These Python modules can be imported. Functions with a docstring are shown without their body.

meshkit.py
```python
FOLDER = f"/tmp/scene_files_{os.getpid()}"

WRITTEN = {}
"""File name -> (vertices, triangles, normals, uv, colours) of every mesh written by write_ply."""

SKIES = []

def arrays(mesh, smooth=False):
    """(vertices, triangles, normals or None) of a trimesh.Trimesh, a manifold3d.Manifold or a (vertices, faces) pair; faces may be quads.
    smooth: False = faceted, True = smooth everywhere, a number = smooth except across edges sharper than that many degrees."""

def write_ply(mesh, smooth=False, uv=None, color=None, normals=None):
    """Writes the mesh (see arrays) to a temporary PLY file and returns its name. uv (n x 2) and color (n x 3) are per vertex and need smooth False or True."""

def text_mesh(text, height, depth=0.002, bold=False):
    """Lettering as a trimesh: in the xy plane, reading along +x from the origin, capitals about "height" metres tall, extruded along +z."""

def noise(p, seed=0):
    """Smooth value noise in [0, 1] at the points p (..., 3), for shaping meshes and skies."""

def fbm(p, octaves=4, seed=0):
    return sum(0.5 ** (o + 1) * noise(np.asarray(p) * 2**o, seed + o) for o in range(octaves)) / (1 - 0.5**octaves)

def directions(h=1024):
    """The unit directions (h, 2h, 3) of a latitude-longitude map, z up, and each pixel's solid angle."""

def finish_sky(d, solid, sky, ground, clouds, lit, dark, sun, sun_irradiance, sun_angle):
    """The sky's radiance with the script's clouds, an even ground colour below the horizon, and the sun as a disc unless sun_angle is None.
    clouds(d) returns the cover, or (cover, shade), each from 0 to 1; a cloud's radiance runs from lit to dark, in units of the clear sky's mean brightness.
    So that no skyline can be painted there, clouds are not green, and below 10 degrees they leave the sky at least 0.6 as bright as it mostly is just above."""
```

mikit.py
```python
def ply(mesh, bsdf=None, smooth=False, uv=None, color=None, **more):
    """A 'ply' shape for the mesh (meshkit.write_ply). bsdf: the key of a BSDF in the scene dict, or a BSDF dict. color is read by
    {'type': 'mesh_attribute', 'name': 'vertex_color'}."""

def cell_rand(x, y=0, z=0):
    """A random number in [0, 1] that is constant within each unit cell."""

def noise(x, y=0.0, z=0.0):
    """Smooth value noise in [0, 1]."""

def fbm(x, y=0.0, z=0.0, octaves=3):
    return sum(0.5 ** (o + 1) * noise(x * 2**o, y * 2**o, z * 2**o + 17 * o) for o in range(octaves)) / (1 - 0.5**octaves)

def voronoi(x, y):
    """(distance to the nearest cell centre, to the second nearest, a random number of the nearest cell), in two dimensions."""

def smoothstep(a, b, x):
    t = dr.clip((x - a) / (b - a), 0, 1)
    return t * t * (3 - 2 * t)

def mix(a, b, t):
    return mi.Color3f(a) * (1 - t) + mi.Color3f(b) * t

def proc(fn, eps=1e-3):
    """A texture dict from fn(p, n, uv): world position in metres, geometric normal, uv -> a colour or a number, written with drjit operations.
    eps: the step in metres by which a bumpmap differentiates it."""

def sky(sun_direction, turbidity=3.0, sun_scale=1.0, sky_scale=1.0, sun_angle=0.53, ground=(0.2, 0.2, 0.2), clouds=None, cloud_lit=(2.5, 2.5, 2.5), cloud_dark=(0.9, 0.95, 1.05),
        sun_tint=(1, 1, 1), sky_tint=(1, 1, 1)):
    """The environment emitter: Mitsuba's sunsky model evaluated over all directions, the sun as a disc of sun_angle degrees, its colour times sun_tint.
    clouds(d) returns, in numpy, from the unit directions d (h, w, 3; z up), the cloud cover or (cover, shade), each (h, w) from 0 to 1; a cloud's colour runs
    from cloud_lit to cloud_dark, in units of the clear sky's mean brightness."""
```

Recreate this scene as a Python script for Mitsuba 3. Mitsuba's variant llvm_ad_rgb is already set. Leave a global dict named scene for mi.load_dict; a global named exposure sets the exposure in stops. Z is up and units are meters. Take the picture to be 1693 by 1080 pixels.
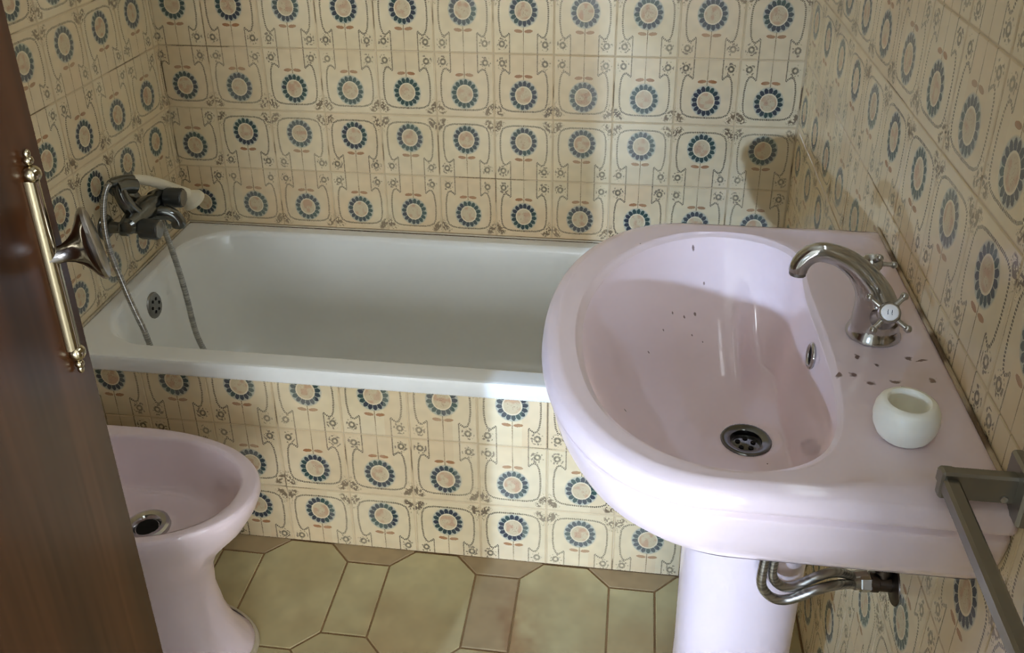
import math, random
import numpy as np, trimesh, drjit as dr, mitsuba as mi, mikit, meshkit
from mikit import noise, fbm, smoothstep, mix, cell_rand, proc, ply
T = mi.ScalarTransform4f
scene, labels = {}, {}
rng = random.Random(7)

# ------------------------------------------------------------------ camera
F, YAW, PITCH, ROLL = 1547.7088, -0.14615439, 0.4588512, -0.01410045
CAM = np.array([1.09497, -2.255313, 1.621483])
PX, PY = -17.897, -147.860
def _camera():
    cy, sy, cp, sp = math.cos(YAW), math.sin(YAW), math.cos(PITCH), math.sin(PITCH)
    fwd = np.array([sy * cp, cy * cp, -sp]); rt = np.array([cy, -sy, 0.0]); up = np.cross(rt, fwd)
    up2 = -math.sin(ROLL) * rt + math.cos(ROLL) * up
    return {'type': 'perspective', 'fov_axis': 'x', 'fov': math.degrees(2 * math.atan(846.5 / F)), 'near_clip': 0.02, 'far_clip': 60.0,
            'principal_point_offset_x': -PX / 1693, 'principal_point_offset_y': -PY / 1080,
            'to_world': T().look_at(origin=CAM.tolist(), target=(CAM + fwd).tolist(), up=up2.tolist())}
scene['camera'] = _camera()

# ------------------------------------------------------------------ light: glowing panes and a lamp out of view, placed to light the bathroom
UNSEEN_HIGH_RAD = (3.3, 3.7, 4.0)             # unseen high pane on the right wall, lights the tub and left wall
SIDE_FILL_RAD = (6.0, 6.5, 7.2)        # added pane in the hall side, fills the dim left half
UNSEEN_DOOR_RAD = (12.6, 13.9, 15.6)        # unseen pane at the far end of the hall, soft frontal light
UNSEEN_LAMP_RAD = (6300.0, 8900.0, 13200.0)      # unseen narrow lamp in the hall, casts the crisp washbasin shadow
exposure = 0.06

# ------------------------------------------------------------------ helpers
def lin(r, g, b):
    return [((c / 255) / 12.92 if c / 255 <= 0.04045 else (((c / 255) + 0.055) / 1.055) ** 2.4) for c in (r, g, b)]
def key_for(name, parent=None):
    base = (parent + '__' if parent else '') + name
    used = lambda k: k in scene or k in labels or any(s.startswith(k + '__') for s in scene)
    if not used(base): return base
    i = 1
    while used(f'{base}_{i:03d}'): i += 1
    return f'{base}_{i:03d}'
COUNT = {}
def obj(name, mesh, mat, parent=None, smooth=False, label=None, cat=None, group=None, kind=None, uv=None, **more):
    base = (parent + '__' if parent else '') + name
    n = COUNT.get(base, 0); COUNT[base] = n + 1
    k = base if n == 0 else f'{base}_{n:03d}'
    scene[k] = ply(mesh, mat, smooth=smooth, uv=uv, **more)
    tag(k, label, cat, group, kind)
    return k
def tag(k, label=None, cat=None, group=None, kind=None):
    d = {a: b for a, b in (('label', label), ('category', cat), ('group', group), ('kind', kind)) if b}
    if d: labels[k] = {**labels.get(k, {}), **d}
def thing(name, label, cat, group=None):
    n = COUNT.get(name, 0); COUNT[name] = n + 1
    k = name if n == 0 else f'{name}_{n:03d}'
    tag(k, label, cat, group); return k
def cat_meshes(*ms): return trimesh.util.concatenate(list(ms))
def box(x0, x1, y0, y1, z0, z1, c=0.0):
    if c <= 0:
        m = trimesh.creation.box(extents=(x1 - x0, y1 - y0, z1 - z0)); m.apply_translation(((x0 + x1) / 2, (y0 + y1) / 2, (z0 + z1) / 2)); return m
    pts = []
    for sx, X in ((1, x0), (-1, x1)):
        for sy, Y in ((1, y0), (-1, y1)):
            for sz, Z in ((1, z0), (-1, z1)):
                pts += [(X, Y + sy * c, Z + sz * c), (X + sx * c, Y, Z + sz * c), (X + sx * c, Y + sy * c, Z)]
    return trimesh.convex.convex_hull(np.array(pts))
def frame(axis, hint=(0, 0, 1)):
    a = np.asarray(axis, float); a /= np.linalg.norm(a)
    h = np.asarray(hint, float)
    if abs(a @ h) > 0.95: h = np.array([1.0, 0, 0])
    u = np.cross(h, a); u /= np.linalg.norm(u); return u, np.cross(a, u), a
def loft(rings, cap0=True, cap1=True):
    n = len(rings[0]); v = np.vstack(rings); f = []
    for i in range(len(rings) - 1):
        a, b = i * n, (i + 1) * n
        for j in range(n):
            k = (j + 1) % n
            f += [(a + j, a + k, b + k), (a + j, b + k, b + j)]
    if cap0:
        v = np.vstack([v, rings[0].mean(0)]); c = len(v) - 1
        f += [(c, (j + 1) % n, j) for j in range(n)]
    if cap1:
        v = np.vstack([v, rings[-1].mean(0)]); c = len(v) - 1; a = (len(rings) - 1) * n
        f += [(c, a + j, a + (j + 1) % n) for j in range(n)]
    m = trimesh.Trimesh(v, np.array(f), process=False)
    if m.is_watertight and m.volume < 0: m.invert()
    return m
def lathe(prof, origin=(0, 0, 0), axis=(0, 0, 1), n=32, cap0=True, cap1=True, hint=(0, 0, 1)):
    u, w, a = frame(axis, hint); t = np.arange(n) * 2 * math.pi / n
    o = np.asarray(origin, float)
    return loft([o + a * z + r * (np.cos(t)[:, None] * u + np.sin(t)[:, None] * w) for r, z in prof], cap0, cap1)
def spline(pts, m):
    p = np.asarray(pts, float); from_ = np.linspace(0, len(p) - 1, len(p))
    from scipy.interpolate import CubicSpline
    return CubicSpline(from_, p)(np.linspace(0, len(p) - 1, m))
def tube(pts, rad, n=16, cap=True):
    p = np.asarray(pts, float); m = len(p); rad = np.broadcast_to(np.asarray(rad, float), (m,)) if np.ndim(rad) < 2 else rad
    tan = np.gradient(p, axis=0); tan /= np.linalg.norm(tan, axis=1, keepdims=True)
    u, w, _ = frame(tan[0]); rings = []; t = np.arange(n) * 2 * math.pi / n
    for i in range(m):
        u = u - tan[i] * (u @ tan[i]); u /= np.linalg.norm(u); w = np.cross(tan[i], u)
        rings.append(p[i] + rad[i] * (np.cos(t)[:, None] * u + np.sin(t)[:, None] * w))
    return loft(rings, cap, cap)
def rod(a, b, r, n=14): return tube(np.linspace(a, b, 3), r, n)
def ball(c, r, n=2, s=(1, 1, 1)):
    m = trimesh.creation.icosphere(subdivisions=n, radius=1.0); m.apply_scale(np.array(s) * r); m.apply_translation(c); return m
def ring_torus(c, axis, R, r, n=32, k=10):
    u, w, a = frame(axis); t = np.arange(n) * 2 * math.pi / n; rings = []
    q = np.arange(k) * 2 * math.pi / k
    for s in t:
        d = math.cos(s) * u + math.sin(s) * w
        rings.append(np.asarray(c) + d * R + r * (np.cos(q)[:, None] * d + np.sin(q)[:, None] * a))
    rings.append(rings[0]); return loft(rings, False, False)
def rrect(x0, x1, y0, y1, r, z, n=10, m=6):
    pts = []
    for cx, cy, a0, ex, ey in ((x1 - r, y1 - r, 0, 0, 0), (x0 + r, y1 - r, 90, 0, 0), (x0 + r, y0 + r, 180, 0, 0), (x1 - r, y0 + r, 270, 0, 0)):
        for i in range(n + 1):
            a = math.radians(a0 + 90 * i / n); pts.append((cx + r * math.cos(a), cy + r * math.sin(a), z))
    out = []
    for i in range(4):
        seg = pts[i * (n + 1):(i + 1) * (n + 1)]; out += seg
        a, b = np.array(seg[-1]), np.array(pts[((i + 1) * (n + 1)) % len(pts)])
        out += [tuple(a + (b - a) * k / m) for k in range(1, m)]
    return np.array(out)

# ------------------------------------------------------------------ materials
TW, TH = 0.15, 0.168280
ZA = 1.002420                      # a joint height of the wall tiles
XL, XR, YF = -0.1318, 1.5015, -0.6692
ARCH = [(.23, .0), (.23, .305), (.266, .272), (.31, .247), (.35, .256), (.385, .335), (.404, .48), (.404, .65), (.393, .755), (.36, .83), (.29, .866), (.2, .882), (0.0, .886)]
def tile_print(p, n, uv):
    u, v = uv.x, uv.y
    ax = dr.abs(u - 0.5)
    cid = cell_rand(dr.floor(p.x / TW) + 40, dr.floor(p.y / TW + .16) + 40, dr.floor((p.z - ZA) / TH) + 40)
    n1 = noise(p.x * 9, p.y * 9, p.z * 9); n2 = noise(p.x * 55, p.y * 55, p.z * 55); n3 = noise(u * 46 + 90 * cid, v * 46, cid * 50)
    n4 = noise(u * 90 + 33 * cid, v * 90, cid * 20)
    col = mix(lin(203, 186, 150), lin(211, 196, 164), n1)
    col = mix(col, lin(205, 176, 136), 0.3 * dr.select(ax < .23, 1.0, 0.0) * smoothstep(.62, .1, v) * cid)
    col = mix(col, lin(196, 170, 134), 0.35 * smoothstep(.5, .9, cell_rand(cid * 991, 3, 7)))
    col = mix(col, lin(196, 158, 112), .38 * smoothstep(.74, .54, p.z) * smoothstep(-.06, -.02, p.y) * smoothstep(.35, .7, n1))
    col = col * (0.96 + 0.08 * n2)
    edge = dr.minimum(dr.minimum(u, 1 - u), dr.minimum(v, 1 - v) * 1.1)
    col = mix(col, lin(180, 154, 116), 0.5 * smoothstep(.035, .0, edge))
    strength = 0.72 + 0.28 * cell_rand(cid * 577, 1, 2)
    dark = mi.Color3f(lin(56, 44, 36))
    # arch of dashes
    best, arc, run = mi.Float(9), mi.Float(0), 0.0
    for (ax0, v0), (ax1, v1) in zip(ARCH, ARCH[1:]):
        dx, dy = ax1 - ax0, (v1 - v0); L2 = dx * dx + dy * dy; L = math.sqrt(L2)
        t = dr.clip(((ax - ax0) * dx + (v - v0) * dy) / L2, 0, 1)
        d = dr.sqrt(dr.square(ax - ax0 - t * dx) + dr.square(v - v0 - t * dy))
        near = d < best
        arc = dr.select(near, run + t * L, arc); best = dr.minimum(d, best); run += L
    ph = arc * 36 - dr.floor(arc * 36)
    dash = smoothstep(0.0, .12, ph) * smoothstep(.78, .62, ph)
    width = dr.select(arc < .3, .0075, .0125)
    line = smoothstep(width + .004, width - .002, best) * dr.select(arc < .3, .55 + .45 * n3, dash) * strength
    col = mix(col, dark, 0.9 * line)
    # stem
    stem = smoothstep(.0085, .0035, dr.abs(u - .5)) * dr.select(v < .40, 1.0, 0.0) * (0.62 + 0.3 * n3) * (.45 + .55 * smoothstep(.0, .25, v))
    col = mix(col, lin(110, 88, 62), stem)
    # two leaves
    le = dr.square((ax - .084) / .070) + dr.square((v - .338 - .08 * (ax - .08)) / .0265)
    col = mix(col, lin(146, 98, 60), smoothstep(1.12, .78, le) * (.75 + .25 * n2) * strength)
    # flower
    dx, dy = u - .5, v - .632
    r = dr.sqrt(dx * dx + dy * dy); ang = dr.atan2(dy, dx) * (16 / (2 * math.pi)) + 8.25
    a = dr.abs(ang - dr.floor(ang) - .5)
    halo = smoothstep(.252, .222, r) * smoothstep(.13, .15, r)
    green = noise(dr.floor(ang) * 0.55 + cid * 40, cid * 17, 3)
    col = mix(col, mix(lin(132, 142, 142), lin(136, 152, 142), green), 0.62 * halo)
    petal = smoothstep(.485, .41, a + .55 * dr.maximum(.165 - r, 0) / .02 * 0 + smoothstep(.19, .235, r) * .34) * smoothstep(.236, .220, r) * smoothstep(.138, .15, r)
    pcol = mix(lin(22, 34, 54), lin(14, 58, 56), smoothstep(.35, .75, green))
    pcol = mix(pcol, lin(30, 26, 34), 0.45 * n3)
    col = mix(col, pcol, 0.95 * petal * strength)
    petal_streak = smoothstep(.06, .0, dr.abs(a - .27)) * smoothstep(.17, .2, r) * smoothstep(.245, .22, r)  # paler teal streaks of the petal print
    col = mix(col, lin(110, 158, 160), 0.12 * petal_streak)
    centre = smoothstep(.148, .138, r)
    m1 = noise(u * 17 + 70 * cid, v * 17, cid * 9)
    cc = mix(lin(188, 172, 140), lin(180, 148, 118), smoothstep(.4, .8, m1))
    cc = mix(cc, lin(150, 118, 92), 0.6 * smoothstep(.62, .85, n4) * smoothstep(.13, .05, r))
    cc = mix(cc, lin(208, 194, 164), smoothstep(.116, .14, r))
    col = mix(col, cc, centre)
    # small flowers at the foot
    sx, sy = ax - .357, v - .145
    sr = dr.sqrt(sx * sx + sy * sy); sa = dr.atan2(sy, sx) * (9 / (2 * math.pi)) + 9
    lob = dr.abs(sa - dr.floor(sa) - .5)
    small = smoothstep(.062, .052, sr + .014 * lob) * smoothstep(.018, .028, sr)
    col = mix(col, lin(74, 68, 54), small * (.55 + .45 * n3) * strength)
    spk = smoothstep(.060, .066, sr) * smoothstep(.106, .088, sr) * smoothstep(.56, .68, n3)
    col = mix(col, lin(88, 76, 66), 0.8 * spk * strength)
    # corner sprigs
    qx, qy = ax - .425, v - .875
    al, ac = (qx * .62 - qy * .78), (qx * .78 + qy * .62)
    blob = smoothstep(1.15, .45, dr.square(al / .118) + dr.square(ac / .060))
    spr = blob * smoothstep(.40, .53, n3)
    wide = smoothstep(1.2, .6, dr.square((ax - .40) / .10) + dr.square((v - .915) / .05)) * smoothstep(.6, .7, n4)
    wide2 = smoothstep(1.2, .6, dr.square((ax - .455) / .04) + dr.square((v - .80) / .10)) * smoothstep(.62, .72, n4)
    keep = smoothstep(.015, .03, best)
    col = mix(col, mix(lin(64, 50, 44), lin(104, 84, 56), n1), dr.minimum(.88 * spr + .6 * wide + .6 * wide2, .9) * keep * strength)
    return col
def plain_noise_tint(c0, c1, sc, amt=1.0):
    return lambda p, n, uv: mix(c0, c1, amt * fbm(p.x * sc, p.y * sc, p.z * sc))
def two(b): return {'type': 'twosided', 'bsdf': b}
def pr(base, rough, metallic=0.0, spec=0.5, **k):
    c = base if isinstance(base, dict) else {'type': 'rgb', 'value': list(base)}
    return two({'type': 'principled', 'base_color': c, 'roughness': rough, 'metallic': metallic, 'specular': spec, **k})
def grout_col(p, n, uv):
    a = fbm(p.x * 14, p.y * 14, p.z * 14)
    return mix(mix(lin(182, 164, 132), lin(198, 182, 152), a), lin(92, 74, 54), .85 * smoothstep(.66, .74, noise(p.x * 5.3 + 3, p.y * 5.3, p.z * 11)))
scene['tile_glaze'] = pr(proc(tile_print), 0.17)
scene['tile_grout'] = pr(proc(grout_col), 0.9, spec=.2)
def floor_col(p, n, uv):
    a = fbm(p.x * 7, p.y * 7, 1, 4); b = fbm(p.x * 26 + 4, p.y * 26, 3, 3)
    c = mix(lin(166, 153, 114), lin(180, 170, 130), smoothstep(.3, .7, a))
    c = mix(c, lin(160, 136, 98), .6 * smoothstep(.5, .78, fbm(p.x * 4.5 + 9, p.y * 4.5 + 3, 7)))
    c = mix(c, lin(146, 96, 58), .8 * smoothstep(.16, .0, dr.abs(p.x - .895) + .12 * b) * smoothstep(-.72, -.84, p.y))
    return c * (.88 + .24 * b)
def floor_brown(p, n, uv):
    b = fbm(p.x * 24 + 4, p.y * 24, 3, 3)
    c = mix(lin(148, 126, 94), lin(160, 142, 108), fbm(p.x * 9, p.y * 9, 5))
    c = mix(c, lin(138, 92, 56), .7 * smoothstep(.10, .0, dr.abs(p.x - .895) + .10 * b) * smoothstep(-.70, -.84, p.y))
    return c * (.84 + .3 * b)
scene['floor_glaze'] = pr(proc(floor_col), 0.36)
scene['floor_glaze_brown'] = pr(proc(floor_brown), 0.38)
scene['floor_grout'] = pr(proc(plain_noise_tint(lin(112, 88, 58), lin(138, 112, 78), 30)), 0.9, spec=.2)
SPOTS = [(1.3936, -1.2095, .0036, .0036), (1.4143, -1.226, .003, .0022), (1.4562, -1.2074, .0048, .003), (1.468, -1.214, .007, .0014), (1.3641, -1.252, .0038, .003), (1.3816, -1.2498, .0038, .003),
         (1.3981, -1.267, .0056, .003), (1.4282, -1.2608, .0058, .0026), (1.435, -1.2738, .0042, .0036), (1.4714, -1.258, .004, .003)]
SPECK = [(1.205, -0.885, 0.0022), (1.225, -0.91, 0.0016), (1.212, -0.945, 0.0022), (1.195, -0.955, 0.0018), (1.208, -0.972, 0.0014), (1.176, -0.96, 0.0016), (1.162, -0.99, 0.0014), (1.225, -0.975, 0.0012), (1.14, -1.04, 0.0016), (1.108, -1.2, 0.0018), (1.305, -1.2, 0.0014), (1.12, -0.92, 0.0014)]
def pink_glaze(p, n, uv):
    c = mix(lin(213, 195, 197), lin(220, 203, 205), fbm(p.x * 5, p.y * 5, p.z * 5))
    wob = 1 + .9 * (noise(p.x * 260, p.y * 260, 1) - .5)
    for x, y, rx, ry in SPOTS:
        d = dr.sqrt(dr.square((p.x - x) / rx) + dr.square((p.y - y) / (1.5 * ry))) * wob
        c = mix(c, lin(84, 52, 38), .85 * smoothstep(1.15, .55, d) * dr.select(p.z > .93, 1.0, 0.0))
    for x, y, r in SPECK:
        d = dr.sqrt(dr.square(p.x - x) + dr.square(p.y - y)) / r
        c = mix(c, lin(96, 72, 66), .8 * smoothstep(1.2, .6, d) * dr.select(p.z > .70, 1.0, 0.0))
    c = mix(c, lin(176, 152, 118), .35 * smoothstep(.45, .8, fbm(p.x * 16, p.y * 16, p.z * 16)) * smoothstep(1.36, 1.47, p.x))
    return c
scene['pink_ceramic'] = pr(proc(pink_glaze), 0.07)
scene['bidet_ceramic'] = pr(lin(214, 196, 199), 0.08)
scene['tub_enamel'] = pr(proc(plain_noise_tint(lin(218, 219, 214), lin(225, 226, 222), 6)), 0.2)
scene['chrome'] = pr((.50, .50, .49), 0.09, 1.0)
scene['old_chrome'] = pr((.16, .165, .16), 0.13, 1.0)
scene['hose_metal'] = pr(proc(lambda p, n, uv: mix((.30, .295, .28), (.50, .49, .46), smoothstep(.3, .7, noise(p.x * 50, p.y * 50, p.z * 420)))), 0.3, 1.0)
scene['satin_metal'] = pr((.27, .265, .245), 0.3, 1.0)
scene['dark_knob'] = pr((.03, .032, .03), 0.12)
scene['knob_chrome'] = pr((.30, .285, .285), 0.13, 1.0)
scene['brass'] = pr((.42, .36, .24), 0.12, 1.0)
scene['dark_brass'] = pr((.09, .07, .055), 0.35, 1.0)
scene['black_hole'] = pr((.012, .011, .01), 0.8, spec=.1)
scene['white_plastic'] = pr(lin(214, 206, 184), 0.3)
scene['cup_glaze'] = pr(proc(plain_noise_tint(lin(222, 220, 204), lin(232, 230, 218), 30)), 0.35)
scene['cap_white'] = pr(lin(226, 224, 220), 0.2)
scene['cap_ink'] = pr(lin(90, 92, 98), 0.5)
scene['silicone'] = pr(lin(170, 158, 136), 0.45)
scene['sealant_dark'] = pr(proc(lambda p, n, uv: mix(lin(92, 72, 48), lin(166, 148, 120), smoothstep(.3, .8, noise(p.x * 30, p.y * 30, 4)))), 0.7)
scene['hall_paint'] = pr(lin(214, 214, 210), 0.8, spec=.2)
scene['white_paint'] = pr(lin(228, 226, 220), 0.5, spec=.3)
scene['hall_floor_mat'] = pr(proc(plain_noise_tint(lin(160, 154, 142), lin(180, 174, 160), 8)), 0.35)
def door_wood(p, n, uv):
    s = p.x * .98 + p.y * -.18
    q = noise(p.y * 34, p.x * 34, p.z * 1.6); q2 = noise(p.y * 160, p.x * 160, p.z * 5)
    c = mix(lin(46, 27, 14), lin(74, 42, 21), q)
    return c * (.82 + .32 * q2)
scene['door_varnish'] = pr(proc(door_wood), 0.24, spec=.32, clearcoat=.25, clearcoat_gloss=.85)
scene['lamp_black'] = pr((.02, .02, .02), .6, spec=.2)
scene['trim_wood'] = pr(lin(96, 58, 32), 0.35)

# ------------------------------------------------------------------ wall tiles
GAP = 0.0022; THICK = 0.006
def tile_mesh(a0, a1, z0, z1, fa, up, place):
    """One glazed tile between a0..a1 along the wall and z0..z1; fa(a) gives u; up: upright print; place(a, z, depth) -> xyz."""
    def quad(i, d):
        return [(a0 + i, z0 + i, d), (a1 - i, z0 + i, d), (a1 - i, z1 - i, d), (a0 + i, z1 - i, d)]
    loc = quad(GAP / 2, -.001) + quad(GAP / 2, THICK - .0012) + quad(GAP / 2 + .0014, THICK)
    ja, jb, jd = rng.uniform(-.006, .006), rng.uniform(-.006, .006), rng.uniform(-.0002, .0002)
    ca, cz = (a0 + a1) / 2, (z0 + z1) / 2
    v = [place(a, z, d + ((ja * (a - ca) + jb * (z - cz) + jd) if d > 0 else 0)) for a, z, d in loc]
    uv = [(fa(a), ((z - zb) / TH if up else 1 - (z - zb) / TH)) for a, z, d in loc for zb in (row_base((z0 + z1) / 2),)]
    f = []
    for b in (0, 4):
        for i in range(4):
            j = (i + 1) % 4; f.append((b + i, b + j, b + 4 + j, b + 4 + i))
    f.append((8, 9, 10, 11))
    f = np.array(f); f = np.vstack([f[:, [0, 1, 2]], f[:, [0, 2, 3]]])
    return np.array(v), f, np.clip(np.array(uv), .001, .999)
def row_base(z): return ZA + math.floor((z - ZA) / TH) * TH
def row_up(z): return math.floor((z - ZA) / TH) % 2 == 0
def add_tiles(parent, place, phase, a_min, a_max, z_min, z_max, flip=False, stuff_above=None, flips=(), stuff_test=None, skip=None):
    """phase: a joint position along the wall; flip: place() has a mirrored handedness."""
    stuff = []
    for k in range(math.floor((a_min - phase) / TW), math.ceil((a_max - phase) / TW)):
        b0 = phase + k * TW; a0, a1 = max(b0, a_min), min(b0 + TW, a_max)
        if a1 - a0 < .008: continue
        z = row_base(z_min + 1e-4)
        while z < z_max - .01:
            z0, z1 = max(z, z_min), min(z + TH, z_max); r = round((z - ZA) / TH)
            if z1 - z0 > .008 and not (skip and skip((a0 + a1) / 2, (z0 + z1) / 2)):
                up = row_up(z + .01) != ((k, r) in flips)
                v, f, uv = tile_mesh(a0, a1, z0, z1, lambda a: (a - b0) / TW, up, place)
                if flip: f = f[:, ::-1]
                if (stuff_above is not None and z0 > stuff_above) or (stuff_test and stuff_test((a0 + a1) / 2, (z0 + z1) / 2)): stuff.append((v, f, uv))
                else: obj('tile', (v, f), 'tile_glaze', parent, uv=uv)
            z += TH
    if stuff:
        V = np.vstack([s[0] for s in stuff]); U = np.vstack([s[2] for s in stuff])
        Fs = np.vstack([s[1] + i * 12 for i, s in enumerate(stuff)])
        obj('tile_field', (V, Fs), 'tile_glaze', parent, uv=U, kind='stuff')
CEIL, YN = 2.70, -1.945
G = .0016                         # grout face lies this far behind the glaze face
w = obj('wall_back', box(XL - .15, XR + .15, G, .15, -.1, CEIL), 'tile_grout', kind='structure', label='back wall of patterned cream tiles behind the bathtub')
add_tiles(w, lambda a, z, d: (a, THICK - d, z), 0.0, XL, XR, ZA - 3 * TH, CEIL, False, ZA + 2 * TH - .01, {(-1, -2)})
w = obj('wall_left', box(XL - .15, XL - G, YN - .1, G, -.1, CEIL), 'tile_grout', kind='structure', label='left tiled wall with the bath mixer')
add_tiles(w, lambda a, z, d: (XL - THICK + d, -a, z), .0992 - .075, 0.0, -YN, .0, CEIL, True, ZA + 2 * TH - .01, (), lambda a, z: z < .48 or a > .92)
HW = (-1.7858, -.7358, ZA + 5 * TH, ZA + 9 * TH)      # unseen high opening: y0, y1, z0, z1, on tile joints
w = obj('wall_right', cat_meshes(box(XR + G, XR + .15, YN - .1, HW[0], -.1, CEIL), box(XR + G, XR + .15, HW[1], G, -.1, CEIL), box(XR + G, XR + .15, HW[0], HW[1], -.1, HW[2]), box(XR + G, XR + .15, HW[0], HW[1], HW[3], CEIL)), 'tile_grout', kind='structure', label='right tiled wall behind the washbasin')
add_tiles(w, lambda a, z, d: (XR + THICK - d, -a, z), .0608 - .075, 0.0, -YN, .0, CEIL, False, ZA + 2 * TH - .01, skip=lambda a, z: HW[0] < -a < HW[1] and HW[2] < z < HW[3])
k = obj('unseen_window_3', cat_meshes(box(XR + .03, XR + .08, HW[0], HW[0] + .05, HW[2], HW[3]), box(XR + .03, XR + .08, HW[1] - .05, HW[1], HW[2], HW[3]), box(XR + .03, XR + .08, (HW[0] + HW[1]) / 2 - .025, (HW[0] + HW[1]) / 2 + .025, HW[2], HW[3]), box(XR + .03, XR + .08, HW[0], HW[1], HW[2], HW[2] + .05), box(XR + .03, XR + .08, HW[0], HW[1], HW[3] - .05, HW[3])), 'white_paint', kind='structure')  # out of view, its pane lights the tub and left wall from above
obj('pane', (np.array([(XR + .055, HW[0], HW[2]), (XR + .055, HW[1], HW[2]), (XR + .055, HW[1], HW[3]), (XR + .055, HW[0], HW[3])]), np.array([(0, 2, 1), (0, 3, 2)])), 'white_paint', k, emitter={'type': 'area', 'radiance': {'type': 'rgb', 'value': list(UNSEEN_HIGH_RAD)}})
w = obj('wall_bath_front', box(XL, XR, YF + G, YF + .022, 0, .452), 'tile_grout', kind='structure', label='tiled front panel under the bathtub rim')
add_tiles(w, lambda a, z, d: (a, YF + THICK - d, z), .35458 - .45, XL, XR, .0, .4545)
obj('ceiling', box(XL - .15, XR + .15, YN - .1, .15, CEIL, CEIL + .1), 'white_paint', kind='structure')
# near wall, out of view; doorway edges placed to trim the incoming light
DX0, DX1, DH = .465, 1.295, 2.30
wf = obj('unseen_wall_front', cat_meshes(box(XL - .15, DX0 - .03, YN - .06, YN, -.1, CEIL), box(DX1 + .03, XR + .15, YN - .06, YN, -.1, CEIL), box(DX0 - .03, DX1 + .03, YN - .06, YN, DH + .03, CEIL)), 'hall_paint', kind='structure')
obj('trim_1', cat_meshes(box(DX0 - .03, DX0, YN - .065, YN + .0, 0, DH), box(DX1, DX1 + .03, YN - .065, YN + .0, 0, DH), box(DX0 - .03, DX1 + .03, YN - .065, YN, DH, DH + .03)), 'trim_wood', kind='structure')

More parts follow.
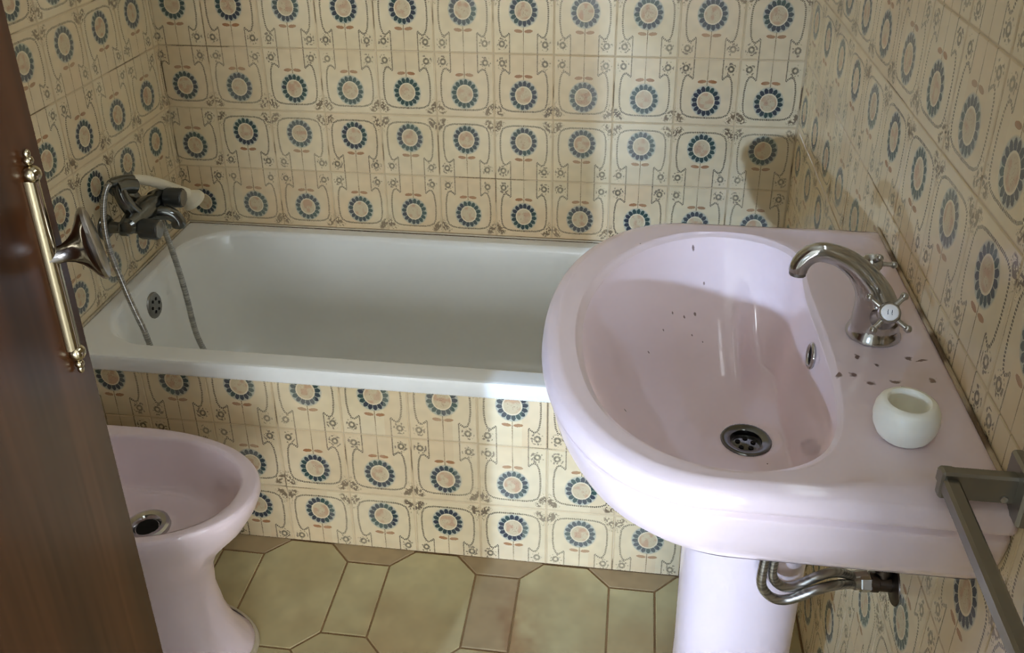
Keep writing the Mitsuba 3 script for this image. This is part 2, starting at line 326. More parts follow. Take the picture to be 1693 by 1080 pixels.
# ------------------------------------------------------------------ floor of large octagons, hexagons and oblongs
fl = obj('floor', box(XL - .15, XR + .15, YN - .1, .15, -.12, -.0022), 'floor_grout', kind='structure', label='floor of large greenish tan tiles with brown joints')
def floor_tile(poly, mat):
    from shapely.geometry import Polygon, box as sbox
    p = Polygon(poly).intersection(sbox(XL, YN - .1, XR, YF + .004))
    if p.is_empty or p.area < 2e-4: return
    a = p.buffer(-.0022, join_style=2); b = p.buffer(-.0036, join_style=2)
    if a.is_empty or b.is_empty or a.geom_type != 'Polygon' or b.geom_type != 'Polygon': return
    A, B = np.array(a.exterior.coords)[:-1], np.array(b.exterior.coords)[:-1]
    if len(A) != len(B): return
    if a.exterior.is_ccw is False: A, B = A[::-1], B[::-1]
    B = B[np.argmin(((B[:, None] - A[0]) ** 2).sum(-1)[:, 0]):].tolist() + B[:np.argmin(((B[:, None] - A[0]) ** 2).sum(-1)[:, 0])].tolist()
    B = np.array(B); dz = rng.uniform(-.0003, .0003); tx, ty = rng.uniform(-.002, .002), rng.uniform(-.002, .002); c = A.mean(0)
    zz = lambda P: dz + (P - c) @ [tx, ty]
    rings = [np.c_[A, np.full(len(A), -.006)], np.c_[A, zz(A) - .0009], np.c_[B, zz(B)]]
    m = loft(rings, False, True)
    if m.face_normals[-1][2] < 0: m.invert()
    obj('tile', m, mat, fl)
for i in range(-2, 5):
    for j in range(0, 6):
        x, y = .30 + .3 * i, -.67 - .3 * j             # left edge of the octagon and its far edge
        if y < YN - .1: continue
        floor_tile([(x + .05, y), (x + .15, y), (x + .2, y - .05), (x + .2, y - .25), (x + .15, y - .3), (x + .05, y - .3), (x, y - .25), (x, y - .05)], 'floor_glaze')
        floor_tile([(x + .2, y - .05), (x + .3, y - .05), (x + .3, y - .25), (x + .2, y - .25)], 'floor_glaze_brown' if (i, j) == (1, 0) else 'floor_glaze')
        floor_tile([(x + .2, y - .05), (x + .15, y), (x + .2, y + .05), (x + .3, y + .05), (x + .35, y), (x + .3, y - .05)], 'floor_glaze_brown' if j == 0 else 'floor_glaze')

# ------------------------------------------------------------------ unseen hall behind the doorway, holding the panes and lamp that light the bathroom
HY = -5.0
obj('hall_floor', box(-1.6, 2.4, HY - .1, YN - .1, -.12, -.002), 'hall_floor_mat', kind='structure')
obj('hall_ceiling', box(-1.6, 2.4, HY - .1, YN - .1, CEIL, CEIL + .1), 'white_paint', kind='structure')
obj('hall_wall_left', box(-1.7, -1.6, HY - .1, YN, -.12, CEIL), 'hall_paint', kind='structure')
W3 = (-3.7, -2.75, .85, 2.15)
obj('hall_wall_right', cat_meshes(box(2.4, 2.5, HY - .1, W3[0], -.12, CEIL), box(2.4, 2.5, W3[1], YN, -.12, CEIL), box(2.4, 2.5, W3[0], W3[1], -.12, W3[2]), box(2.4, 2.5, W3[0], W3[1], W3[3], CEIL)), 'hall_paint', kind='structure')
k = obj('unseen_window_2', cat_meshes(box(2.39, 2.48, W3[0], W3[0] + .05, W3[2], W3[3]), box(2.39, 2.48, W3[1] - .05, W3[1], W3[2], W3[3]), box(2.39, 2.48, W3[0], W3[1], W3[2], W3[2] + .05), box(2.39, 2.48, W3[0], W3[1], W3[3] - .05, W3[3])), 'white_paint', kind='structure')  # added frame and pane, fill light for the left wall and bidet
obj('pane', (np.array([(2.45, W3[0] + .05, W3[2] + .05), (2.45, W3[1] - .05, W3[2] + .05), (2.45, W3[1] - .05, W3[3] - .05), (2.45, W3[0] + .05, W3[3] - .05)]), np.array([(0, 2, 1), (0, 3, 2)])), 'white_paint', k, emitter={'type': 'area', 'radiance': {'type': 'rgb', 'value': list(SIDE_FILL_RAD)}})
obj('hall_wall_side', cat_meshes(box(-1.6, XL - .15, YN - .1, YN, -.1, CEIL), box(XR + .15, 2.4, YN - .1, YN, -.1, CEIL)), 'hall_paint', kind='structure')
W2 = (.76, 1.95, .10, 2.25)
def wall_with_holes():
    xs = sorted({-1.6, 2.4, W2[0], W2[1]}); ms = []
    for a, b in zip(xs, xs[1:]):
        hole = next((q for q in (W2,) if a >= q[0] - 1e-6 and b <= q[1] + 1e-6), None)
        if hole: ms += [box(a, b, HY - .1, HY, -.12, hole[2]), box(a, b, HY - .1, HY, hole[3], CEIL)]
        else: ms.append(box(a, b, HY - .1, HY, -.12, CEIL))
    return cat_meshes(*ms)
obj('hall_wall_far', wall_with_holes(), 'hall_paint', kind='structure')
def unseen_window(n, q, rad):
    x0, x1, z0, z1 = q; t = .03 if x1 - x0 < .3 else .05
    k = obj(f'unseen_window_{n}', cat_meshes(box(x0, x0 + t, HY - .08, HY + .01, z0, z1), box(x1 - t, x1, HY - .08, HY + .01, z0, z1), box(x0, x1, HY - .08, HY + .01, z0, z0 + t), box(x0, x1, HY - .08, HY + .01, z1 - t, z1)), 'white_paint', kind='structure')
    v = np.array([(x0 + t, HY - .05, z0 + t), (x1 - t, HY - .05, z0 + t), (x1 - t, HY - .05, z1 - t), (x0 + t, HY - .05, z1 - t)])
    f = np.array([(0, 2, 1), (0, 3, 2)])
    obj('pane', (v, f), 'white_paint', k, emitter={'type': 'area', 'radiance': {'type': 'rgb', 'value': list(rad)}})
unseen_window(1, W2, UNSEEN_DOOR_RAD)  # out of view, placed for soft light through the doorway
# unseen strip lamp: lens in a deep channel, visor shaping its beam
LP, LD = np.array((.006, -3.70)), np.array((.273, .962))
LN = np.array((-LD[1], LD[0]))                        # sideways
def lamp_box(a0, a1, b0, b1, z0, z1):
    m = box(a0, a1, b0, b1, z0, z1); M = np.eye(4); M[:2, 0] = LN; M[:2, 1] = LD; M[:2, 3] = LP; m.apply_transform(M)
    return m
lz0, lz1 = 1.35, 1.63
CA, CD = .062, .28                                  # half opening and depth of the channel
lk = obj('unseen_hall_lamp', cat_meshes(lamp_box(-CA - .004, -CA, -CD - .003, .0, lz0, lz1), lamp_box(CA, CA + .004, -CD - .003, .0, lz0, lz1), lamp_box(-CA - .004, CA + .004, -CD - .007, -CD - .003, lz0, lz1), lamp_box(-CA - .004, CA + .004, -CD - .007, .0, lz0 - .004, lz0), lamp_box(-CA - .004, CA + .004, -CD - .007, .0, lz1, lz1 + .004), lamp_box(-CA - .004, CA + .004, -.003, .0, 1.452, lz1),
    lamp_box(-.008, .008, -CD - .021, -CD - .007, 0, lz1), lathe([(0, 0), (.11, 0), (.11, .012), (0, .014)], (*(LP - LD * (CD + .014)), 0), (0, 0, 1), 32)), 'lamp_black', kind='structure')
lv = np.array([(*(LP + LN * a - LD * CD), z) for a, z in ((-.018, 1.44), (.018, 1.44), (.018, 1.54), (-.018, 1.54))])
lf = np.array([(0, 1, 2), (0, 2, 3)])
if np.cross(lv[1] - lv[0], lv[2] - lv[0])[:2] @ LD < 0: lf = lf[:, ::-1]
obj('lens', (lv, lf), 'white_paint', lk, emitter={'type': 'area', 'radiance': {'type': 'rgb', 'value': list(UNSEEN_LAMP_RAD)}})

# ------------------------------------------------------------------ bathtub
bt = thing('bathtub', 'white enamelled built-in bathtub against the back wall, fronted by tiles', 'bathtub')
X0, X1, Y0, Y1, ZT = XL + .001, XR - .001, -.678, -.001, .496
rings = [rrect(X0, X1, Y0 + .004, Y1, .008, .455), rrect(X0, X1, Y0, Y1, .010, .461), rrect(X0, X1, Y0, Y1, .010, .486), rrect(X0 + .003, X1 - .003, Y0 + .003, Y1 - .003, .012, .493), rrect(X0 + .009, X1 - .009, Y0 + .009, Y1 - .009, .014, ZT)]
ix0, ix1, iy0, iy1 = -.098, 1.40, -.630, -.036
for d, dz, r in ((0, 0, .15), (.004, -.0015, .148), (.009, -.006, .145), (.014, -.016, .142), (.022, -.06, .14), (.034, -.15, .135), (.050, -.27, .13), (.062, -.325, .12), (.085, -.358, .11), (.13, -.372, .09), (.2, -.376, .06)):
    rings.append(rrect(ix0 + d * (1 if d < .03 else 1.0), ix1 - d * 2.2, iy0 + d, iy1 - d, r, ZT + dz))
tub_out = [rrect(X0, X1, Y0 + .004, Y1, .008, .455), rrect(ix0 - .02, ix1 + .02, iy0 + .008, iy1 + .008, .15, .452), rrect(ix0 - .01, ix1 - .1, iy0 + .012, iy1 - .012, .13, .2), rrect(ix0 + .04, ix1 - .2, iy0 + .05, iy1 - .05, .1, .105)]
obj('basin', loft(tub_out[::-1] + rings), 'tub_enamel', bt, smooth=35)
OV = np.array([-.076, -.352, .428]); oa = np.array([1, 0, .13]); oa = oa / np.linalg.norm(oa)
ov = obj('overflow', lathe([(.0, -.004), (.034, -.004), (.034, .001), (.031, .004), (.022, .0055), (.0, .006)], OV, oa, 28, False, False), 'satin_metal', bt, smooth=30, label='round metal overflow plate with holes')
u_, w_, a_ = frame(oa)
for k in range(6):
    q = OV + .0165 * (math.cos(k * math.pi / 3) * u_ + math.sin(k * math.pi / 3) * w_) + a_ * .0052
    obj('hole', lathe([(.0, 0), (.0042, 0), (.0042, .0012), (0, .0014)], q, oa, 10, False, False), 'black_hole', ov)
obj('drain', lathe([(.0, .0), (.036, .0), (.034, .004), (.022, .005), (.02, .002), (0, .002)], (.10, -.333, ZT - .376), (0, 0, 1), 24, False, False), 'satin_metal', bt, smooth=30)
obj('sealant', cat_meshes(tube([(X0 + .003, -.0036, .497), (.5, -.0036, .4985), (X1 - .003, -.0036, .497)], .0030, 8), tube([(X0 + .003, -.008, .4975), (X0 + .003, -.3, .498), (X0 + .003, -.66, .4975)], .0030, 8)), 'silicone', bt, smooth=True)

# ------------------------------------------------------------------ bath mixer and hand shower
mx = thing('bath_mixer', 'old chrome two-knob bath mixer tap on the left tiled wall above the bathtub', 'tap')
for y, z in ((-.400, .668), (-.262, .672)):
    e = obj('wall_union', lathe([(.0, 0), (.031, 0), (.031, .004), (.024, .012), (.014, .016), (.013, .05), (.0, .05)], (XL, y, z), (1, 0, 0), 24), 'old_chrome', mx, smooth=30)
    obj('nut', lathe([(.0, 0), (.018, 0), (.019, .002), (.019, .018), (.018, .02), (0, .02)], (XL + .042, y, z), (1, 0, 0), 6), 'old_chrome', e)
obj('body', lathe([(.0, -.09), (.014, -.09), (.021, -.084), (.026, -.06), (.023, -.045), (.030, -.02), (.031, .02), (.023, .045), (.026, .06), (.021, .084), (.014, .09), (0, .09)], (-.062, -.331, .683), (0, 1, .03), 28), 'old_chrome', mx, smooth=35)
obj('cradle_arm', tube(spline([(-.062, -.365, .69), (-.070, -.385, .72), (-.078, -.392, .755), (-.080, -.385, .775)], 14), np.linspace(.019, .014, 14), 16), 'old_chrome', mx, smooth=40)
obj('cradle', cat_meshes(tube([(-.086, -.40, .77), (-.080, -.37, .765), (-.074, -.34, .752)], .0195, 18)), 'old_chrome', mx, smooth=40, label='fork that holds the hand shower')
sp = spline([(-.060, -.322, .672), (-.040, -.317, .672), (-.016, -.308, .668), (.000, -.303, .654), (.003, -.302, .630)], 22)
obj('spout', tube(sp, np.r_[np.linspace(.019, .016, 18), .017, .0175, .0175, .0155], 20), 'old_chrome', mx, smooth=40)
for y, z in ((-.398, .668), (-.262, .690)):
    k = obj('knob', lathe([(.0, 0), (.012, 0), (.014, .010), (.022, .014), (.0250, .020), (.0250, .053), (.0225, .058), (.0, .058)], (-.055, y, z), (1, .06, -.04), 20), 'dark_knob', mx, smooth=30)
    obj('cap', lathe([(.0, 0), (.0205, 0), (.020, .0025), (.008, .004), (0, .004)], np.array((-.055, y, z)) + .058 * np.array((.997, .06, -.04)), (1, .06, -.04), 20), 'satin_metal', k, smooth=30)
hs = thing('hand_shower', 'hand shower with off-white handle and metal hose resting on the bath mixer', 'shower')
P1, P2 = np.array((-.088, -.412, .785)), np.array((-.012, -.172, .655))
hp = spline([P1, (-.083, -.365, .776), (-.066, -.295, .748), (-.040, -.228, .700), (-.020, -.190, .668)], 26)
obj('handle', tube(hp[8:], np.linspace(.0115, .015, 18), 18), 'white_plastic', hs, smooth=40)
obj('ferrule', tube(hp[:10], np.r_[.008, .0105, .0115, np.full(7, .0125)], 18), 'old_chrome', hs, smooth=40)
hd = np.array((.38, .34, -.86))
obj('head', lathe([(.0, -.022), (.012, -.022), (.02, -.014), (.031, -.002), (.032, .008), (.028, .011), (.0, .011)], (-.016, -.178, .648), hd, 26), 'white_plastic', hs, smooth=35)
hose = spline([(-.088, -.412, .785), (-.094, -.425, .772), (-.100, -.440, .727), (-.095, -.458, .656), (-.080, -.462, .572), (-.045, -.482, .478), (-.020, -.497, .418), (.03, -.515, .25), (.12, -.49, .150), (.22, -.42, .134), (.22, -.35, .136), (.12, -.345, .165), (.03, -.342, .30), (.0, -.320, .415), (-.02, -.308, .538), (-.033, -.314, .640), (-.040, -.318, .672)], 150)
obj('hose', tube(hose, .0072, 10), 'hose_metal', hs, smooth=60, label='ribbed metal shower hose looping down into the bathtub')

# ------------------------------------------------------------------ washbasin
wb = thing('washbasin', 'pink ceramic pedestal washbasin fixed to the right tiled wall', 'washbasin')
CX, CY, ZR = 1.245, -1.152, .955
HB = .331
def outline(theta):
    """Outer rim: straight flanks off the wall, half-ellipse to the front; polar from (CX, CY)."""
    pts = [(XR - .001, CY + HB - .004), (XR - .006, CY + HB), (1.20, CY + HB)]
    t = np.linspace(math.pi / 2, 3 * math.pi / 2, 60)
    c, s = np.cos(t), np.sin(t)
    pts += [(1.20 - .209 * abs(a) ** .93, CY + HB * np.sign(b) * abs(b) ** .93) for a, b in zip(c, s)][1:-1]
    pts += [(1.20, CY - HB), (XR - .006, CY - HB), (XR - .001, CY - HB + .004)]
    return np.array(pts)
def basin_edge():
    p = np.array([(1.352, -.928), (1.302, -.882), (1.237, -.873), (1.16, -.902), (1.103, -.967), (1.061, -1.058), (1.046, -1.160), (1.054, -1.256), (1.070, -1.319), (1.097, -1.372), (1.138, -1.412), (1.183, -1.434), (1.234, -1.439), (1.286, -1.428), (1.320, -1.404), (1.341, -1.360), (1.352, -1.30), (1.355, -1.15), (1.354, -1.02)])
    from scipy.interpolate import splprep, splev
    tck, _ = splprep(np.vstack([p, p[:1]]).T, s=2e-5, per=True)
    return np.array(splev(np.linspace(0, 1, 240, endpoint=False), tck)).T
def radial(poly, th, c=(CX, CY)):
    q = poly - np.array(c); out = []
    for t in th:
        d = np.array([math.cos(t), math.sin(t)]); best = None
        a, b = q, np.roll(q, -1, 0); e = b - a
        den = d[0] * e[:, 1] - d[1] * e[:, 0]
        with np.errstate(divide='ignore', invalid='ignore'):
            s = (a[:, 0] * e[:, 1] - a[:, 1] * e[:, 0]) / den
            k = (a[:, 0] * d[1] - a[:, 1] * d[0]) / den
        ok = (np.abs(den) > 1e-12) & (k >= -1e-9) & (k <= 1 + 1e-9) & (s > 0)
        out.append(s[ok].max())
    return np.array(out)
O = outline(None)
corner = [math.atan2(y - CY, x - CX) for x, y in (O[0], O[1], O[-1], O[-2])]
th = np.sort(np.r_[np.linspace(-math.pi, math.pi, 176, endpoint=False), corner, [c + d for c in corner for d in (-.006, .006)]])
RO, RB = radial(O, th), radial(basin_edge(), th)
dirs = np.c_[np.cos(th), np.sin(th)]
OUT = np.c_[CX + RO * dirs[:, 0], CY + RO * dirs[:, 1]]; BAS = np.c_[CX + RB * dirs[:, 0], CY + RB * dirs[:, 1]]
def inset(d, z, side=1.0):
    """The outer outline drawn in by d, its back staying on the wall."""
    q = OUT.copy(); fx = (XR - .001 - q[:, 0]) / (XR - .991)
    q[:, 0] = q[:, 0] + d * np.clip(fx * 1.0, 0, 1); ry = (q[:, 1] - CY) / HB
    q[:, 1] = CY + (q[:, 1] - CY) * (HB - d * side) / HB
    return np.c_[q, np.full(len(q), z) if np.ndim(z) == 0 else z]
DR = np.array([1.281, -1.150])
front = np.clip((1.36 - OUT[:, 0]) / .36, 0, 1)            # 1 at the front, 0 at the wall
def low(z_front, z_wall): return z_wall + (z_front - z_wall) * smooth01(front)
def smooth01(t): t = np.clip(t, 0, 1); return t * t * (3 - 2 * t)
rings = [inset(.235, .738), inset(.16, .744), inset(.105, .770), inset(.070, .798), inset(.045, .826), inset(.026, .850), inset(.015, .876), inset(.009, .900), inset(.0072, .912), inset(.0085, .9155),
         inset(.0125, .9180), inset(.0140, .9205), inset(.0115, .9232), inset(.0045, .9262), inset(.0010, .9295), inset(.0, .934), inset(.001, .941), inset(.004, .948), inset(.009, .9530), inset(.017, .9555)]
def between(t, z, bump=0.0):
    a, b = inset(.017, 0)[:, :2], BAS
    q = a + (b - a) * t; return np.c_[q, np.full(len(q), z) if np.ndim(z) == 0 else z]
back = smooth01((OUT[:, 0] - 1.30) / .12)
ledge = .0045 * back
rings += [between(.08, .9565 + ledge), between(.20, .9565 + ledge * .9), between(.27, .9562 + ledge * .1), between(.5, .9560), between(.72, .9558)]
def toward(q, c, t): return q + (c - q) * t
step = BAS + (BAS - np.array([CX, CY])) / RB[:, None] * .012
rings += [np.c_[step, np.full(len(step), .9556)], np.c_[toward(step, BAS, .25), np.full(len(step), .9540)], np.c_[toward(step, BAS, .5), np.full(len(step), .9515)], np.c_[toward(step, BAS, .85), np.full(len(step), .9505)], np.c_[BAS, np.full(len(step), .9485)]]
DEPTH = .183
LD_ = np.linalg.norm(BAS - DR, axis=1, keepdims=True); UD = (BAS - DR) / LD_
def around(t): return DR + UD * np.maximum(LD_ * (1 - t), .0365 + .02 * (1 - t))
bk = smooth01((BAS[:, 0] - 1.27) / .07) * 1.0              # back wall of the bowl falls steeply
for t in (.012, .03, .06, .10, .15, .20, .235, .27, .32, .36, .45, .55, .65, .75, .85, .92):
    zf = 1 - (1 - t) ** 3.0
    tb = np.clip(t / .24, 0, 1); zb = .94 * tb + .06 * t ** .5
    zz = .9485 - .004 * min(1, t / .03) - (DEPTH - .004) * ((1 - bk) * zf + bk * zb)
    rings.append(np.c_[around(t), zz])
for r_, z_ in ((.0355, .0004), (.0335, -.001), (.0225, -.005), (.0222, -.03)):
    rings.append(np.c_[DR + UD * r_, np.full(len(th), .9485 - DEPTH + z_)])
basin = loft(rings, True, True)
obj('basin', basin, 'pink_ceramic', wb, smooth=50)
ped = []
for z, rx, ry, cx in ((0, .118, .120, 1.297), (.012, .120, .122, 1.297), (.03, .116, .118, 1.297), (.07, .100, .102, 1.297), (.16, .090, .094, 1.297), (.35, .088, .092, 1.297), (.55, .090, .094, 1.296), (.70, .096, .10, 1.295), (.742, .100, .104, 1.294)):
    t = np.arange(48) * 2 * math.pi / 48
    ped.append(np.c_[cx + rx * np.sign(np.cos(t)) * np.abs(np.cos(t)) ** .85, -1.150 + ry * np.sign(np.sin(t)) * np.abs(np.sin(t)) ** .85, np.full(48, z)])
obj('pedestal', loft(ped), 'pink_ceramic', wb, smooth=50)
ZD = .9485 - DEPTH
dr_ = obj('drain', lathe([(.0, -.010), (.020, -.010), (.0215, -.004), (.0225, .000), (.0300, .0030), (.0345, .0025), (.0360, .0005)], (*DR, ZD + .0005), (0, 0, 1), 32, False, False), 'old_chrome', wb, smooth=30, label='round metal drain ring with a perforated strainer')
obj('strainer', lathe([(0, 0), (.0220, 0), (.0220, .002), (0, .003)], (*DR, ZD - .0085), (0, 0, 1), 24, False, False), 'old_chrome', dr_)
for k in range(5):
    a = k * 2 * math.pi / 5 + .3
    obj('hole', lathe([(0, 0), (.0036, 0), (.0036, .001), (0, .0012)], (DR[0] + .0115 * math.cos(a), DR[1] + .0115 * math.sin(a), ZD - .0055), (0, 0, 1), 10, False, False), 'black_hole', dr_)
of = obj('overflow', ring_torus((1.3500, -1.156, .9185), (-1, 0, .10), .0150, .0032, 28, 10), 'chrome', wb, smooth=60, label='small chrome overflow ring on the back of the bowl')
obj('hole', lathe([(0, 0), (.0140, 0), (.0140, .001), (0, .0012)], (1.3505, -1.156, .9185), (-1, 0, .10), 20, False, False), 'black_hole', of)
obj('sealant', tube([(XR - .0036, -.826, .958), (XR - .0036, -1.15, .9605), (XR - .0036, -1.472, .958)], .0030, 8), 'sealant_dark', wb, smooth=True, label='dirty dark seal along the wall')

# washbasin tap
tp = thing('basin_tap', 'chrome washbasin tap with arched spout and two cross handles', 'tap')
TB = np.array((1.424, -1.152, .9572))
obj('body', lathe([(.0, 0), (.0345, 0), (.0345, .003), (.0325, .007), (.0310, .012), (.0300, .016), (.0, .016)], TB, (0, 0, 1), 36), 'chrome', tp, smooth=40)
sp = spline([(1.424, -1.152, .968), (1.4235, -1.152, .990), (1.417, -1.152, 1.015), (1.401, -1.152, 1.041), (1.378, -1.152, 1.0615), (1.353, -1.152, 1.0715), (1.334, -1.152, 1.070), (1.322, -1.152, 1.058), (1.318, -1.152, 1.044)], 44)
from scipy.interpolate import PchipInterpolator
obj('spout', tube(sp, PchipInterpolator(np.arange(9.0), [.0305, .0288, .0235, .0178, .0146, .0130, .0124, .0120, .0118])(np.linspace(0, 8, 44)), 28), 'chrome', tp, smooth=40)
ae = sp[-1]
obj('aerator', lathe([(0, 0), (.0108, 0), (.0108, .005), (.0085, .006), (.008, .001), (0, .001)], ae - np.array((.0, 0, .0)), sp[-1] - sp[-2], 24), 'satin_metal', tp, smooth=30)
def cross_handle(base, axis, spin):
    u, w, a = frame(axis); b = np.asarray(base, float)
    h = obj('handle', cat_meshes(lathe([(.0, 0), (.0165, 0), (.0165, .006), (.0135, .016), (.0115, .028), (.0095, .030), (.0095, .036), (.012, .038), (.0135, .043), (.0135, .050), (.0120, .0535), (0, .0535)], b, a, 28)), 'chrome', tp, smooth=35)
    for k in range(4):
        t = spin + k * math.pi / 2; d = math.cos(t) * u + math.sin(t) * w; c = b + a * .0455
        obj('spoke', cat_meshes(tube([c + d * .009, c + d * .017, c + d * .026], [.0042, .0032, .0036], 12), ball(c + d * .0285, .0050, 2)), 'chrome', h, smooth=45)
    cap = obj('cap', lathe([(0, 0), (.0102, 0), (.0102, .0015), (.0085, .0028), (0, .0033)], b + a * .0535, a, 26), 'cap_white', h, smooth=35, label='round white index cap')
    for dx in (-.0026, .0022):
        c = b + a * .0568 + u * dx
        obj('mark', rod(c - w * .003, c + w * .003, .00045, 6), 'cap_ink', cap)
cross_handle((1.426, -1.172, .994), (-.10, -.80, .60), .95)
cross_handle((1.421, -1.130, 1.000), (.02, .66, .75), .10)

# white bowl on the basin
cp = obj('candle_bowl', lathe([(.0, 0), (.024, 0), (.029, .005), (.0335, .015), (.0350, .026), (.0338, .036), (.0305, .0430), (.0265, .0462), (.0232, .0466), (.0212, .0450), (.0202, .041), (.0198, .020), (.017, .016), (.0, .016)], (1.4120, -1.366, .9572), (0, 0, 1), 40), 'cup_glaze', smooth=40, label='small white thick-walled round bowl on the washbasin ledge in front of the tap', cat='bowl')

# towel rail
tr = thing('towel_rail', 'metal towel rail on the right wall beside the washbasin, bar running towards the viewer', 'towel rail')
obj('bar', box(1.421, 1.437, -1.98, -1.452, .9705, .9895, .003), 'satin_metal', tr)
for y in (-1.470, -1.94):
    b = obj('bracket', box(1.4195, 1.496, y - .006, y + .008, .963, .996, .0025), 'satin_metal', tr)
    obj('wall_plate', box(1.490, XR + .001, y - .024, y + .026, .948, 1.010, .003), 'satin_metal', b)
    obj('screw', lathe([(0, 0), (.004, 0), (.0035, .0015), (0, .002)], (1.481, y - .006, .970), (0, -1, 0), 12, False, False), 'chrome', b)

# supply hoses and wall valve under the basin
vl = thing('angle_valve', 'dark angle valve on the right wall under the washbasin', 'valve')
obj('dark_plate', lathe([(0, 0), (.031, 0), (.030, .002), (.020, .0045), (.014, .006), (0, .006)], (XR, -1.208, .577), (-1, 0, 0), 24), 'dark_brass', vl, smooth=30)  # dark round plate against the wall
obj('body', cat_meshes(lathe([(0, 0), (.0125, 0), (.0125, .018), (.0145, .019), (.0145, .030), (0, .030)], (XR - .004, -1.208, .577), (-1, 0, 0), 18), lathe([(0, 0), (.008, 0), (.008, .016), (.012, .017), (.012, .026), (0, .026)], (XR - .016, -1.208, .577), (0, .2, 1), 18)), 'dark_brass', vl, smooth=30)
obj('nut', lathe([(0, 0), (.0130, 0), (.0142, .002), (.0142, .014), (.0130, .016), (0, .016)], (XR - .033, -1.210, .577), (-1, -.08, .0), 6), 'chrome', vl)
g = 'braided supply hoses under the washbasin'
H1 = [(1.318, -1.215, .742), (1.309, -1.262, .700), (1.304, -1.275, .648), (1.306, -1.277, .618), (1.322, -1.276, .598), (1.347, -1.274, .597), (1.380, -1.272, .617), (1.414, -1.252, .610), (1.436, -1.226, .586), (1.450, -1.214, .578)]
H2 = [(1.345, -1.215, .742), (1.326, -1.258, .700), (1.318, -1.268, .650), (1.322, -1.270, .625), (1.338, -1.268, .612), (1.360, -1.262, .614), (1.388, -1.255, .628), (1.418, -1.236, .616), (1.438, -1.214, .590), (1.450, -1.206, .582)]
for nm, H in (('supply_hose', H1), ('supply_hose', H2)):
    k = thing(nm, 'front one of two bent metal supply hoses under the washbasin' if H is H1 else 'rear one of two bent metal supply hoses under the washbasin, half hidden', 'hose', g)
    s = spline(H, 60)
    obj('tube', tube(s, .0068, 12), 'hose_metal' if H is H1 else 'hose_metal', k, smooth=60)
    d = s[-1] - s[-4]; obj('ferrule', lathe([(0, -.004), (.0085, -.004), (.0088, .0), (.0088, .018), (.006, .02), (0, .02)], s[-1] - d / np.linalg.norm(d) * .004, d, 16), 'chrome', k, smooth=30)

# ------------------------------------------------------------------ bidet
bd = thing('bidet', 'pink ceramic bidet standing beside the bathtub, partly behind the open door', 'bidet')
BY = -.988
def egg(z, xf, hw, xb=-.10, n=64, e=1.0):
    t = np.arange(n) * 2 * math.pi / n; c, s = np.cos(t), np.sin(t); xm = xb + (xf - xb) * .47
    x = np.where(c > 0, xm + (xf - xm) * np.abs(c) ** .92 * np.sign(c), xm + (xm - xb) * np.sign(c) * np.abs(c) ** .6)
    y = BY + hw * np.sign(s) * np.abs(s) ** np.where(c > 0, .95, .6)
    return np.c_[x, y, np.full(n, z)]
rings = [egg(0, .375, .115, -.06), egg(.014, .378, .117, -.06), egg(.022, .368, .110, -.06), egg(.05, .350, .100, -.06), egg(.10, .330, .092, -.06), egg(.17, .318, .090, -.06), egg(.23, .322, .096, -.07), egg(.275, .342, .112, -.09), egg(.315, .376, .133, -.11), egg(.35, .408, .150, -.125), egg(.385, .430, .160, -.13), egg(.41, .4405, .1645, -.131), egg(.422, .441, .165, -.131), egg(.4285, .438, .1635, -.130), egg(.4305, .432, .160, -.127), egg(.4305, .420, .150, -.11),
         egg(.4295, .410, .141, .00), egg(.4275, .405, .137, .003), egg(.421, .402, .1345, .006), egg(.40, .398, .131, .012), egg(.36, .385, .123, .022), egg(.335, .368, .113, .03), egg(.322, .355, .105, .04), egg(.316, .335, .092, .06), egg(.315, .28, .06, .10)]
obj('body', loft(rings), 'bidet_ceramic', bd, smooth=50)
bdr = obj('drain', lathe([(.0, -.002), (.022, -.002), (.0235, .003), (.028, .008), (.037, .0095), (.043, .007), (.045, .0)], (.203, BY + .005, .3150), (0, 0, 1), 32, False, False), 'chrome', bd, smooth=30, label='chrome drain ring in the bowl')
obj('hole', lathe([(0, 0), (.0215, 0), (.0215, .001), (0, .0012)], (.203, BY + .005, .3152), (0, 0, 1), 20, False, False), 'black_hole', bdr)
obj('silicone_bead', tube(np.vstack([egg(.004, .379, .119, -.06), egg(.004, .379, .119, -.06)[:1]])[:-1][np.r_[48:64, 0:17]], .008, 8), 'silicone', bd, smooth=60)
bo = obj('bolt', cat_meshes(lathe([(0, 0), (.016, 0), (.016, .004), (.008, .006), (.008, .016), (.006, .020), (0, .021)], (.392, -1.060, .0), (0, 0, 1), 16)), 'dark_brass', bd, smooth=30)

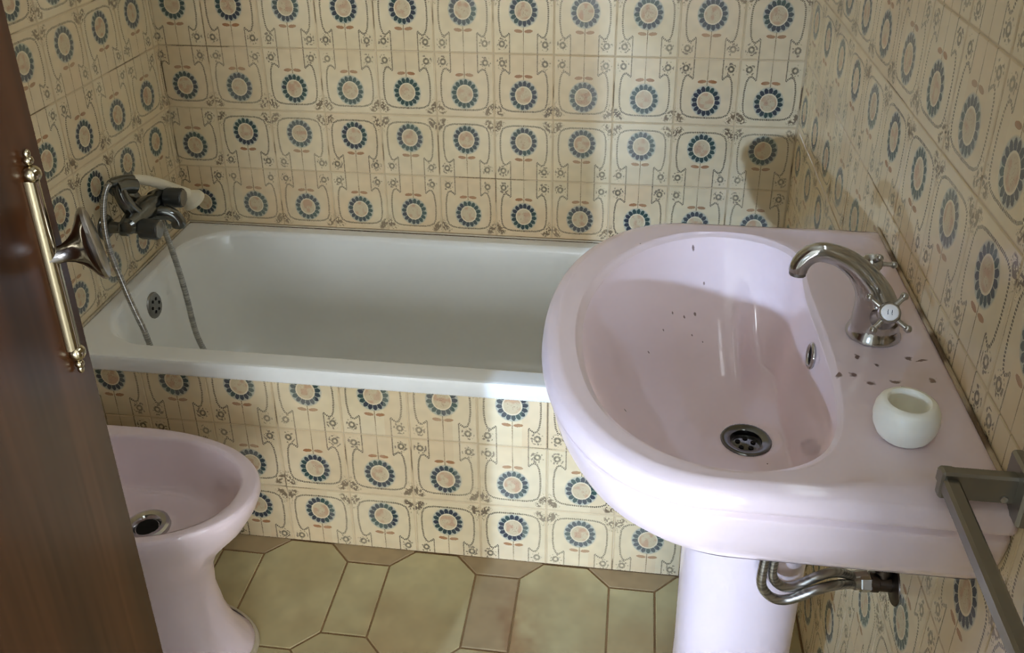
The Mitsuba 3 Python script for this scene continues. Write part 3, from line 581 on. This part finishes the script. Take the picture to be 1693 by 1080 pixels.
# ------------------------------------------------------------------ door leaf with its handle
EDGE, HINGE = np.array((.440, -1.352)), np.array((.475, -1.925))
dvec = HINGE - EDGE; dl = np.linalg.norm(dvec); dvec /= dl; nrm = np.array((-dvec[1], dvec[0])); nrm *= np.sign(nrm[0])
def on_leaf(s, o, z): return np.array((*(EDGE + dvec * s + nrm * o), z))
def leaf_box(s0, s1, o0, o1, z0, z1, c):
    m = box(s0, s1, o0, o1, z0, z1, c); M = np.eye(4); M[:2, 0] = dvec; M[:2, 1] = nrm; M[:2, 3] = EDGE
    m.apply_transform(M)
    if np.linalg.det(M[:3, :3]) < 0 and m.volume < 0: m.invert()
    return m
dk = obj('door_1', leaf_box(0, dl, -.042, 0, .012, DH - .01, .002), 'door_varnish', kind='structure', label='glossy dark brown wooden door standing open at the left')
N3 = np.array((*nrm, 0.0)); S3 = np.array((*dvec, 0.0))
hk = 'door_1'
def plate():
    t = np.linspace(0, math.pi, 25); ring = lambda z: np.array([on_leaf(.036 + .0095 * math.cos(a), .0005 + .0120 * math.sin(a), z) for a in t])
    return loft([ring(z) for z in (1.010, 1.012, 1.10, 1.228, 1.230)])
hp_ = obj('handle_plate', plate(), 'brass', dk, smooth=50, label='long brass handle plate')
for z, s in ((1.004, 1), (1.236, -1)):
    c = on_leaf(.036, .0065, z)
    obj('finial', cat_meshes(ball(c, .0105, 3), ball(c - np.array((0, 0, .016 * s)), .0058, 2), ball(c - np.array((0, 0, .0235 * s)), .0042, 2, (1, 1, 1.4))), 'brass', hp_, smooth=60)
kb = on_leaf(.036, .0, 1.131)
obj('knob', lathe([(r, .84 * z) for r, z in ((.0, .002), (.0105, .002), (.0100, .014), (.0108, .022), (.0140, .031), (.0205, .040), (.0290, .047), (.0370, .0525), (.0420, .0565), (.0445, .061), (.0435, .065), (.0400, .0672), (.030, .0676), (.012, .068), (0, .068))], kb, np.array((math.cos(.57), math.sin(.57), .17)), 48), 'knob_chrome', dk, smooth=45, label='flared chrome door knob')
